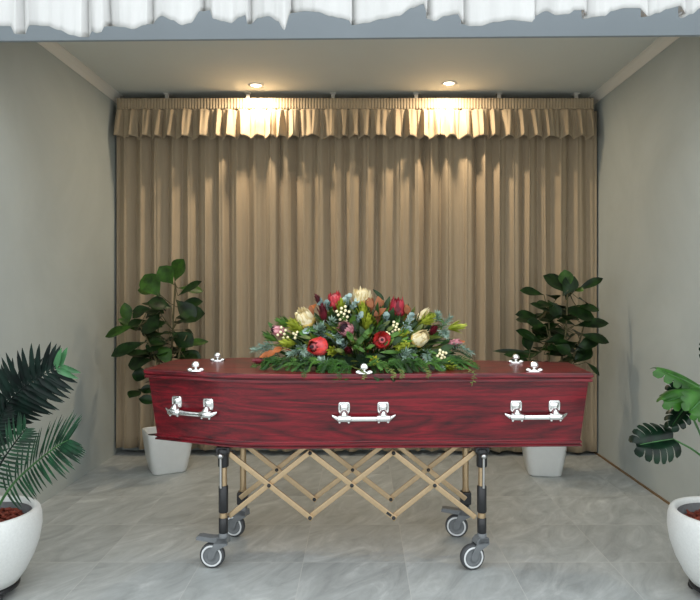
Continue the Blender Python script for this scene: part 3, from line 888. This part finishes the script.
def monstera_leaf(att, tip, nrm, W, mat, stalk_from, lobes=6, curl=0.12, split=0.42):
    att = att - ML; tip = tip - ML; d = tip - att; L = d.length; d.normalize(); nn = V(*nrm); nn = (nn - d * nn.dot(d)).normalized(); s = d.cross(nn)
    m = MB()

    def width(t):
        return W / 2 * (max(0, math.sin(PI * min(1, (t + 0.22) / 1.24)))) ** 0.62

    def pt(t, q, sg):
        lean = 0.10 * q * (0.4 + t)
        back = -0.16 * q * max(0, 0.25 - t) / 0.25
        return att + d * L * (t + lean * 0.8 + back) + s * sg * width(t) * q + nn * (-curl * L * (q * q * 0.8 + t * t * 0.8) + 0.012 * math.sin(q * 3))
    for sg in (-1, 1):
        for k in range(lobes):
            t0, t1 = k / lobes, (k + 1) / lobes; tc = (t0 + t1) / 2; rows = []
            for j in range(9):
                q = j / 8; g = 1.0 if q < split else 1 - 0.20 * ((q - split) / (1 - split)) ** 0.7
                if q > 0.86: g *= 1 - ((q - 0.86) / 0.14) ** 2 * 0.45
                row = []
                for i in range(6):
                    t = tc + (t0 + (t1 - t0) * i / 5 - tc) * g; row.append(pt(min(t, 0.99), q, sg))
                rows.append(row)
            m.grid(rows)
    o = m.build('leaf', mat, mon)
    st = MB(); pts = bez([p - ML for p in stalk_from] + [att], 16); st.tube(pts, [0.006 - 0.003 * i / 16 for i in range(17)], 8)
    rib = [att + d * L * t + nn * (-curl * L * t * t * 0.8 + 0.002) for t in (0, .3, .6, .9)]
    st.tube(rib, [0.003, 0.0025, 0.002, 0.001], 6)
    st.build('leaf_stalk', M['stalk'], o)


mb0 = V(1.432, 2.51, 0.27)
monstera_leaf(P(673, 439, 2.42), P(638, 444, 2.37), (-0.15, -0.8, 0.5), 0.165, M['monst'], [mb0, P(712, 470, 2.5), P(696, 452, 2.46)], 6)
monstera_leaf(P(699, 388, 2.5), P(661, 366, 2.44), (0.35, -0.45, 0.85), 0.12, M['monst_new'], [mb0, P(712, 460, 2.52), P(704, 412, 2.52)], 6, 0.14, 0.7)
monstera_leaf(P(699, 394, 2.42), P(665, 399, 2.36), (0.1, -0.5, 0.85), 0.12, M['monst_new'], [mb0, P(710, 455, 2.45), P(699, 415, 2.44)], 6, 0.12, 0.75)
monstera_leaf(P(688, 404, 2.44), P(671, 426, 2.38), (-0.4, -0.7, 0.5), 0.095, M['monst'], [mb0, P(706, 450, 2.46), P(692, 416, 2.46)], 5, 0.1)
monstera_leaf(P(690, 392, 2.5), P(668, 392, 2.5), (-0.2, -0.8, 0.4), 0.11, M['monst'], [mb0, P(712, 455, 2.5), P(704, 410, 2.5)], 5, 0.1)
monstera_leaf(P(703, 398, 2.36), P(690, 412, 2.30), (0.3, -0.8, 0.4), 0.13, M['monst_new'], [mb0, P(712, 450, 2.42), P(706, 415, 2.4)], 5, 0.1, 0.75)
for px, py, tx, ty, Y in ((726, 380, 748, 372, 2.5), (722, 410, 745, 425, 2.38), (716, 360, 726, 335, 2.52)):
    monstera_leaf(P(px, py, Y), P(tx, ty, Y - 0.04), (0.1, -0.7, 0.6), 0.16, M['monst'], [mb0, P(716, 470, 2.5), P((px + 716) / 2, py + 30, Y)], 6)

# ------------------------------------------------------------------ flower arrangement on the lid
LZ = 0.8555
fl = empty('flower_arrangement', (0.02, 2.90, LZ)); FL = Vector(fl.location)
tag(fl, 'casket spray of red and cream proteas with eucalyptus and fern on the coffin lid', 'flowers')


def YS(py, px):
    """distance of the front of the mound at that height"""
    z = EYE - (py - VY) / F * 2.85
    h = max(0.0, min(1.0, (z - LZ) / 0.34)); e = abs(px - 364) / 112
    return 2.68 + 0.20 * h + 0.14 * e * e


def Pf(px, py, dy=0.0):
    return P(px, py, YS(py, px) + dy) - FL


# foam tray and inner greenery
m = MB(); m.box((-0.22, -0.08, 0), (0.22, 0.12, 0.06)); m.build('foam_tray', M['foam'], fl, 0.01)


def sprig(name, mat, base, tip, n, L, w, shape='ovate', spread=0.9, mi_list=None, fill=0.0, sag=0.1, stem_mat=None):
    """a leafy twig: leaves all round a short stem"""
    m = MB(); d = (tip - base); ln = d.length; d.normalize(); o = d.orthogonal().normalized(); b = d.cross(o)
    m.tube([base, base.lerp(tip, .5) + V(0, 0, 0.005), tip], [0.0025, 0.002, 0.001], 6, 1 if stem_mat else 0)
    for k in range(n):
        t = 0.12 + 0.88 * (k + 0.5) / n; a = k * 2.4 + rnd.uniform(-.4, .4); p = base.lerp(tip, t)
        rad = o * math.cos(a) + b * math.sin(a)
        dr = (rad * spread * (1 - 0.5 * t) + d * (0.55 + 0.6 * t)).normalized()
        l = L * rnd.uniform(0.8, 1.15) * (1.0 - 0.25 * t)
        nn = (d * 0.9 - rad * 0.4 + V(0, -0.4, 0.5))
        m.leaf(p, p + dr * l, nn, w * rnd.uniform(0.85, 1.1), shape, sag, 0.2, 5, 0)
    return m.build(name, [mat, stem_mat or mat], fl)


def C(px, py):
    """heart of the mound behind that point, where the stems start"""
    return V(((px - 364) * 0.45 + 364 - VX) / F * 2.92, 2.92, LZ + 0.03) - FL


# inner filler of dark leaves so that no foam shows
m = MB(); rr = random.Random(3)
for k in range(950):
    th = rr.uniform(0, 2 * PI); u = rr.random() ** 0.6
    ex, ey, ez = 0.42, 0.20, 0.25
    el = rr.uniform(0.0, 1.35)
    d = V(math.cos(th) * math.cos(el) * ex, math.sin(th) * math.cos(el) * ey, math.sin(el) * ez)
    c = d * (0.55 + 0.35 * rr.random()); c.z += 0.02
    out = V(d.x / ex, d.y / ey, d.z / ez).normalized()
    t = (out + V(rr.uniform(-.6, .6), rr.uniform(-.6, .6), rr.uniform(-.4, .5))).normalized()
    m.leaf(c, c + t * rr.uniform(0.05, 0.09), V(rr.uniform(-.6, .6), -0.5, 0.7), rr.uniform(0.014, 0.028), 'ovate', 0.1, 0.2, 5, rr.choice((0, 0, 0, 1, 1, 2, 2)))
m.build('inner_foliage', [M['deep'], M['green'], M['olive']], fl)


def fern(px0, py0, px1, py1, dy0, dy1, n=18, L=0.045, mat='fern', sag=0.02):
    a = Pf(px0, py0, dy0); b = Pf(px1, py1, dy1)
    a.z = max(a.z, 0.012); b.z = max(b.z, 0.010 if (b.y + FL.y) > 2.66 else b.z)
    b.y = max(b.y, 2.60 - FL.y); mid = a.lerp(b, 0.55) + V(0, 0, 0.02); pts = bez([a, mid, b], 24)
    m = MB(); m.tube(pts, [0.002 - 0.0014 * i / 24 for i in range(25)], 6)
    for k in range(n):
        t = 0.08 + 0.92 * k / (n - 1); i = min(int(t * 24), 23); p = pts[i].lerp(pts[i + 1], t * 24 - i); d = (pts[i + 1] - pts[i]).normalized()
        nn = V(0, -0.55, 0.85); s = d.cross(nn).normalized(); l = L * (0.45 + 1.0 * t - 1.05 * t ** 3)
        for sg in (-1, 1):
            dr = (s * sg + d * 0.8).normalized(); q = p + dr * l + V(0, 0, rnd.uniform(-.002, .006))
            m.leaf(p, q, nn, 0.0045, 'ovate', 0.05, 0.2, 3)
            for j in (0.35, 0.6):
                pp = p.lerp(q, j); m.leaf(pp, pp + (dr + d * 0.9).normalized() * l * 0.36, nn, 0.0034, 'ovate', 0.05, 0.2, 2)
    return m.build('fern_frond', M[rnd.choice((mat, mat, 'deep', 'green'))], fl)


for a in [(290, 364, 253, 366, 0.02, 0.02), (300, 366, 262, 369, -.02, -.02), (310, 366, 275, 372, -.03, -.03), (318, 364, 292, 374, -.03, -.03), (322, 362, 305, 376, -.02, -.04), (330, 366, 318, 380, -.02, -.05), (340, 366, 332, 380, -.02, -.055), (352, 366, 344, 378, 0, -.05),
          (372, 366, 380, 379, 0, -.05), (386, 366, 396, 379, 0, -.05), (396, 366, 412, 378, 0, -.045), (406, 366, 426, 376, 0, -.04), (420, 364, 444, 374, 0, -.03), (430, 364, 460, 372, 0, -.02), (436, 362, 476, 367, 0.02, 0.0), (440, 360, 478, 378, 0, -.05), (280, 356, 256, 361, .03, .05), (440, 352, 470, 356, .03, .05)]:
    fern(*a)
for a in [(364, 350, 300, 340, .22, .30), (364, 350, 430, 340, .22, .30), (330, 345, 290, 352, .25, .36), (400, 345, 440, 352, .25, .36), (364, 345, 364, 352, .25, .40)]:
    fern(*a)


DARKER = {'red_bract': 'rose_d', 'crimson': 'crimson_d', 'scarlet': 'scarlet_d', 'pink': 'pink_d', 'cream': 'cream_d'}


def protea(px, py, dirv, Rr, H, bract, centre, dy=0.0, openness=0.5, n_layers=4, nb=11, name='protea', tips=None, ctr=None, base_mat=None):
    """cup of overlapping pointed bracts round a domed centre"""
    d = V(*dirv).normalized(); mid = Pf(px, py, dy); Rr *= 1.12; H *= 1.06; base = mid - d * H * 0.5
    q = d.to_track_quat('Z', 'Y'); root = MB()
    mats = [M[bract], M[base_mat or bract], M['green'], M[DARKER[bract]]]; nb = int(nb * 1.45)
    for ly in range(n_layers):
        f = ly / max(1, n_layers - 1); r0 = Rr * 0.35
        hh = H * (0.55 + 0.45 * f); rt = Rr * (1.0 - 0.12 * f)
        for k in range(nb):
            a = 2 * PI * (k + 0.5 * (ly % 2)) / nb + rnd.uniform(-.06, .06); rd = V(math.cos(a), math.sin(a), 0); tg = V(-math.sin(a), math.cos(a), 0)
            rows = []; w = 2 * PI * Rr / nb * 1.22; jr = rnd.uniform(0.90, 1.10); jh = rnd.uniform(0.90, 1.08)
            for i in range(7):
                t = i / 6
                rad = r0 + (rt - r0) * math.sin(min(1, t * 1.35) * PI / 2) + (openness - 0.5) * Rr * 0.8 * t * t - (1 - openness) * Rr * 0.35 * max(0, t - 0.6) / 0.4
                rad = r0 + (rad - r0) * (1 + (jr - 1) * t); z = hh * t * jh; hw = w / 2 * (math.sin(PI * (0.16 + 0.80 * t)) ** 0.7)
                if i == 6: hw *= 0.3
                c = rd * rad + V(0, 0, z)
                rows.append([base + q @ (c - tg * hw - rd * hw * 0.25), base + q @ (c + rd * 0.001), base + q @ (c + tg * hw - rd * hw * 0.25)])
            root.grid(rows, 1 if (base_mat and ly == 0) else (3 if rnd.random() < 0.4 else 0))
    root.lathe([(0.002, -0.02), (0.005, -0.01), (Rr * 0.35, 0.0), (Rr * 0.42, H * 0.08)], base, 14, 2, axis=d)
    o = root.build(name, mats, fl)
    if centre:
        cR, cH, cmat = centre
        g = MB(); g.lathe([(cR, H * 0.3), (cR * 1.02, H * cH * 0.75), (cR * 0.8, H * cH * 0.93), (cR * 0.35, H * cH), (0.001, H * cH * 1.01)], base, 18, 0, axis=d)
        for k in range(60):
            a = k * 2.4; rr_ = cR * math.sqrt((k + 0.5) / 60); p = base + q @ V(rr_ * math.cos(a), rr_ * math.sin(a), H * cH * (1 - 0.22 * (rr_ / cR) ** 2))
            g.leaf(p, p + q @ V(rr_ * math.cos(a) * 0.25, rr_ * math.sin(a) * 0.25, H * 0.10), q @ V(-math.sin(a), math.cos(a), 0.1), Rr * 0.09, 'ovate', 0, 0.1, 2, 0)
        c = g.build('flower_centre', M[cmat], o)
        if ctr:
            g = MB(); g.lathe([(ctr[0], H * cH * 0.95), (ctr[0] * 1.0, H * (cH + 0.13)), (ctr[0] * 0.5, H * (cH + 0.17)), (0.001, H * (cH + 0.18))], base, 14, 0, axis=d)
            g.build('flower_eye', M[ctr[1]], o)
    # stem into the foam
    g = MB(); g.tube([base - d * 0.005, base.lerp(C(px, py), 0.5), C(px, py)], 0.004, 7); g.build('flower_stem', M['green'], o)
    return o


def label_part(o, s): o['label'] = s; return o


label_part(protea(335, 301, (-0.1, -0.25, 1), 0.031, 0.072, 'red_bract', (0.016, 0.85, 'palec'), 0.02, 0.55), 'coral red protea standing upright')
label_part(protea(362, 298, (0.02, -0.25, 1), 0.034, 0.078, 'cream', (0.026, 0.9, 'cream'), 0.02, 0.78, 5, 13, base_mat='cream_base'), 'cream protea at the very top')
label_part(protea(397, 308, (0.05, -0.3, 1), 0.036, 0.086, 'crimson', (0.014, 0.8, 'crimson'), 0.02, 0.42, 4, 9), 'crimson protea standing upright')
label_part(protea(305, 319, (-0.35, -0.45, 0.8), 0.040, 0.088, 'cream', (0.022, 0.8, 'cream'), 0.0, 0.45, 5, 11, base_mat='cream_base'), 'cream protea on the left shoulder')
label_part(protea(279, 331, (-0.85, -0.3, 0.25), 0.023, 0.058, 'pink', (0.014, 1.05, 'darkc'), 0.0, 0.5, 4, 9), 'pink protea bud with a black tip')
label_part(protea(318, 346.5, (-0.55, -0.85, 0.05), 0.040, 0.084, 'scarlet', (0.014, 0.95, 'palec'), -0.02, 0.34, 5, 14, ctr=(0.0075, 'darkc')), 'large scarlet protea with a pale eye')
label_part(protea(346, 329, (-0.5, -0.75, 0.4), 0.030, 0.064, 'pink', (0.020, 0.9, 'darkc'), 0.0, 0.55, 4, 10), 'dusty pink protea with a black centre')
label_part(protea(382, 340, (0.0, -1, 0.15), 0.032, 0.05, 'scarlet', (0.014, 0.75, 'palec'), -0.02, 0.72, 4, 12, ctr=(0.0065, 'darkc')), 'small scarlet protea facing forward with a dark eye')
label_part(protea(420, 338.5, (0.5, -0.65, 0.4), 0.034, 0.082, 'cream', (0.02, 0.9, 'cream'), -0.02, 0.40, 5, 12, base_mat='cream_base'), 'cream protea on the right shoulder')
label_part(protea(423, 315, (0.55, -0.3, 0.7), 0.020, 0.07, 'cream', None, 0.02, 0.3, 3, 7), 'slender white protea bud')
label_part(protea(454, 343, (0.9, -0.4, 0.3), 0.018, 0.065, 'pink', None, 0.03, 0.35, 3, 7), 'pale pink bud at the right end')


def cone(px, py, dirv, L, w, mat, n=10, dy=0.0, name='bract_flower', spread=0.45, mat2=None):
    d = V(*dirv).normalized(); base = Pf(px, py, dy) - d * L * 0.5; o_ = d.orthogonal().normalized(); b = d.cross(o_); m = MB()
    for ly in range(3):
        for k in range(n // 2 + 2):
            a = 2 * PI * k / (n // 2 + 2) + ly * 0.7; rad = o_ * math.cos(a) + b * math.sin(a)
            dr = (d + rad * (spread * (1.2 - 0.45 * ly))).normalized(); p = base + d * L * 0.12 * ly + rad * 0.004
            m.leaf(p, p + dr * L * rnd.uniform(0.75, 0.95), d - rad * 0.6 if ly < 3 else d, w, 'ovate', -0.05, 0.3, 6, 1 if (mat2 and ly == 2) else 0)
    m.tube([base, base.lerp(C(px, py), 0.6)], 0.003, 6)
    return m.build(name, [M[mat], M[mat2 or mat]], fl)


for a in [(298, 327, (-0.75, -0.5, 0.45), 0.10, 0.024, 'lime', 12), (288, 343, (-0.9, -0.5, 0.1), 0.075, 0.020, 'lime', 10), (363, 312, (0, -0.5, 0.9), 0.08, 0.024, 'lime', 8), (368, 324, (0.1, -0.6, 0.8), 0.085, 0.026, 'lime', 10), (426, 320, (0.7, -0.5, 0.45), 0.085, 0.020, 'lime', 12), (404, 345, (-0.6, -0.6, -0.3), 0.085, 0.020, 'lime', 12),
          (374, 361, (0.1, -1, 0.2), 0.05, 0.013, 'yellow', 14), (333, 351, (-0.3, -0.9, 0.1), 0.055, 0.017, 'lime', 10), (456, 327, (0.9, -0.2, 0.15), 0.08, 0.014, 'lime', 8), (448, 366, (0.75, -0.6, 0.0), 0.075, 0.016, 'lime', 12), (401, 334, (0.8, -0.5, 0.3), 0.07, 0.018, 'lime', 10), (341, 307, (0.1, -0.4, 0.9), 0.07, 0.02, 'lime', 8), (270, 337, (-0.9, -0.1, 0.5), 0.07, 0.014, 'green', 8), (285, 323, (-0.9, -0.2, 0.4), 0.075, 0.018, 'green', 8)]:
    cone(a[0], a[1], a[2], a[3], a[4], a[5], a[6], 0.0, 'leucadendron')
for a in [(323, 314, (-0.1, -0.3, 1), 0.085, 0.024, 'burg'), (433, 331, (0.3, -0.6, 0.6), 0.055, 0.022, 'burg'), (349, 351, (-0.2, -0.9, 0.3), 0.06, 0.022, 'burg'), (465, 364, (0.95, -0.3, -0.05), 0.06, 0.020, 'burg'), (259, 361, (-0.95, -0.2, 0.1), 0.05, 0.014, 'burg'), (318, 300, (-0.4, -0.2, 1), 0.05, 0.012, 'burg')]:
    label_part(cone(a[0], a[1], a[2], a[3], a[4], a[5], 8, -0.01, 'leucadendron', 0.3), 'burgundy leucadendron bud')


def leafclump(name, mat, items):
    for (px, py, tx, ty, w, dy) in items:
        m = MB(); b = Pf(px, py, dy + 0.03); t = Pf(tx, ty, dy)
        m.leaf(b, t, V(rnd.uniform(-.4, .4), -0.8, 0.5), w, 'ovate', 0.05, 0.25, 8); m.tube([C(px, py), b, b.lerp(t, .2)], [0.002, 0.002, 0.001], 6)
        m.build(name, M[mat], fl)


leafclump('russet_leaf', 'orange', [(276, 352, 259, 357, 0.035, 0.0), (282, 348, 272, 352, 0.028, 0.0), (452, 345, 465, 341, 0.030, 0.02), (400, 316, 409, 306, 0.034, 0.03), (309, 312, 316, 304, 0.028, 0.04)])
leafclump('magnolia_leaf', 'brownleaf', [(372, 308, 366, 296, 0.034, -0.02), (380, 308, 378, 296, 0.036, -0.01), (374, 316, 386, 308, 0.034, -0.03), (312, 316, 310, 305, 0.028, -0.02), (408, 314, 406, 304, 0.034, -0.02), (370, 312, 372, 297, 0.034, 0.03), (376, 312, 384, 300, 0.034, 0.03), (372, 318, 381, 315, 0.032, 0.0), (378, 322, 376, 308, 0.036, 0.01), (382, 320, 388, 312, 0.03, 0.02)])
leafclump('broad_leaf', 'deep', [(384, 300, 373, 289, 0.022, 0.05), (384, 312, 390, 296, 0.026, 0.05), (357, 332, 354, 318, 0.03, -0.02), (366, 340, 360, 326, 0.03, -0.02), (392, 345, 402, 336, 0.026, -0.03), (375, 335, 370, 322, 0.026, -0.02), (440, 350, 455, 345, 0.03, -0.02), (430, 352, 452, 352, 0.03, -0.03), (440, 357, 462, 358, 0.03, -0.02), (320, 336, 332, 330, 0.026, -0.01), (392, 332, 383, 320, 0.03, 0)])
leafclump('broad_leaf', 'green', [(384, 348, 394, 338, 0.024, -0.03), (362, 340, 374, 326, 0.03, -0.03), (352, 340, 347, 331, 0.026, -0.03), (356, 345, 366, 334, 0.024, -0.03), (388, 338, 403, 331, 0.022, -0.03), (398, 352, 380, 352, 0.018, -0.03), (365, 352, 354, 345, 0.018, -0.03), (430, 312, 447, 325, 0.018, 0.0), (275, 330, 268, 322, 0.02, 0.03), (296, 322, 283, 322, 0.022, 0.02)])


rq = random.Random(21)
items_g, items_o, items_d = [], [], []
for k in range(52):
    x = rq.uniform(300, 432); y = rq.uniform(326, 366); e = (x - 364) / 70
    a = math.atan2(y - 352, x - 364) + rq.uniform(-.7, .7); l = rq.uniform(9, 15)
    (items_g, items_o, items_d)[k % 3].append((x, y, x + l * math.cos(a), y + l * 0.8 * math.sin(a), rq.uniform(0.014, 0.022), rq.uniform(-0.035, -0.005)))
leafclump('broad_leaf', 'green', items_g); leafclump('broad_leaf', 'olive', items_o); leafclump('broad_leaf', 'deep', items_d[:8])
for k in range(22):
    x = rq.uniform(268, 458); sgn = 1 if x > 364 else -1
    fern(x, rq.uniform(360, 366), x + sgn * rq.uniform(6, 24), rq.uniform(367, 376), -0.01, rq.uniform(-.05, -.02), 16, 0.036)


def berries(px, py, n, spread):
    m = MB(); c = Pf(px, py, -0.015); g = MB()
    for k in range(n):
        a = k * 2.4; r = spread * math.sqrt((k + 0.3) / n); p = c + V(r * math.cos(a), rnd.uniform(-0.012, 0.008), r * math.sin(a) * 1.05); m.ball(p, 0.0066, 10)
        g.tube([C(px, py).lerp(c, 0.8), p], 0.0012, 5)
    o = m.build('berry_cluster', M['berry'], fl); g.build('berry_stalk', M['green'], o)


berries(283, 334, 7, 0.030); berries(295, 335, 4, 0.016); berries(343, 314, 12, 0.034); berries(395, 327, 8, 0.024); berries(441, 355, 9, 0.024); berries(298, 315, 3, 0.014); berries(388, 334, 3, 0.012)


def euc(px, py, tx, ty, n=9, L=0.032, w=0.026, dy=0.0):
    return sprig('eucalyptus_sprig', M['euc'], Pf(px, py, dy + 0.05), Pf(tx, ty, dy - 0.01), n, L, w, 'round', 1.0, stem_mat=M['green'])


for a in [(328, 318, 320, 302), (330, 312, 327, 303), (340, 308, 348, 297), (345, 318, 356, 302), (350, 324, 360, 316), (405, 332, 411, 316), (402, 332, 410, 330), (348, 345, 340, 342), (314, 326, 306, 331), (385, 326, 386, 316), (412, 338, 404, 330), (352, 312, 345, 301)]:
    euc(*a)


def spruce(px, py, tx, ty, n=40, L=0.038, w=0.0062, dy=0.0):
    return sprig('blue_grey_sprig', M['spruce'], Pf(px, py, dy + 0.04), Pf(tx, ty, dy - 0.02), n, L, w, 'ovate', 1.1, stem_mat=M['green'])


for a in [(308, 348, 290, 354), (318, 338, 322, 326), (330, 340, 318, 328), (330, 330, 332, 320), (274, 350, 254, 350), (276, 345, 262, 346), (418, 350, 406, 358), (426, 350, 428, 360), (440, 330, 450, 318), (436, 322, 438, 314), (446, 340, 470, 352), (330, 368, 322, 360), (320, 350, 302, 360), (332, 334, 340, 340), (398, 362, 406, 352), (312, 330, 330, 336), (442, 330, 446, 335), (430, 362, 440, 368), (300, 345, 304, 352)]:
    spruce(*a)
# drooping light twigs over the lid edge
for (a, b, c, d) in ((350, 366, 364, 384), (384, 366, 393, 384), (398, 366, 402, 383), (446, 366, 472, 390), (300, 368, 304, 383), (350, 366, 340, 384), (420, 366, 428, 383)):
    p0 = Pf(a, b, -0.01); Yd = 2.585 if 280 < c < 420 else 2.60
    p1 = V(P(c, 374.5, Yd + 0.02).x, Yd + 0.012, LZ + 0.012) - FL; p2 = P(c, d - 4, Yd - 0.008) - FL
    pts = bez([p0, p1, p2], 18); m = MB(); m.tube(pts, 0.0014, 5)
    for k in range(13):
        p = pts[4 + k]; sg = 1 if k % 2 else -1; m.leaf(p, p + V(sg * 0.012, -0.006, -0.006 + 0.012 * rnd.random()), V(0, -0.8, 0.6), 0.0045, 'ovate', 0.1, 0.2, 3)
    m.build('trailing_twig', M['olive'] if c > 350 else M['fern'], fl)

# ------------------------------------------------------------------ light and camera
W = bpy.data.worlds.new('daylight'); S.world = W; W.use_nodes = True
nt = W.node_tree; bg = nt.nodes['Background']
tc = nt.nodes.new('ShaderNodeTexCoord'); sp = nt.nodes.new('ShaderNodeSeparateXYZ'); rp = nt.nodes.new('ShaderNodeValToRGB')
nt.links.new(tc.outputs['Generated'], sp.inputs[0]); nt.links.new(sp.outputs[2], rp.inputs[0])
rp.color_ramp.elements[0].color = (0.93, 0.97, 1.0, 1); rp.color_ramp.elements[1].color = (0.90, 0.955, 1.0, 1)
nt.links.new(rp.outputs[0], bg.inputs[0]); bg.inputs[1].default_value = 2.0

cd = bpy.data.cameras.new('camera'); cam = bpy.data.objects.new('camera', cd); COL.objects.link(cam)
cam.location = (0, 0, EYE); cam.rotation_euler = (PI / 2, 0, 0)
cd.sensor_fit = 'HORIZONTAL'; cd.sensor_width = 36; cd.lens = 36 * F / 700
cd.shift_x = -10 / 700; cd.shift_y = -10 / 700; cd.clip_start = 0.05
S.camera = cam
S.view_settings.view_transform = 'Standard'; S.view_settings.look = 'None'; S.view_settings.gamma = 1; S.view_settings.use_curve_mapping = False
S.view_settings.exposure = 0.2
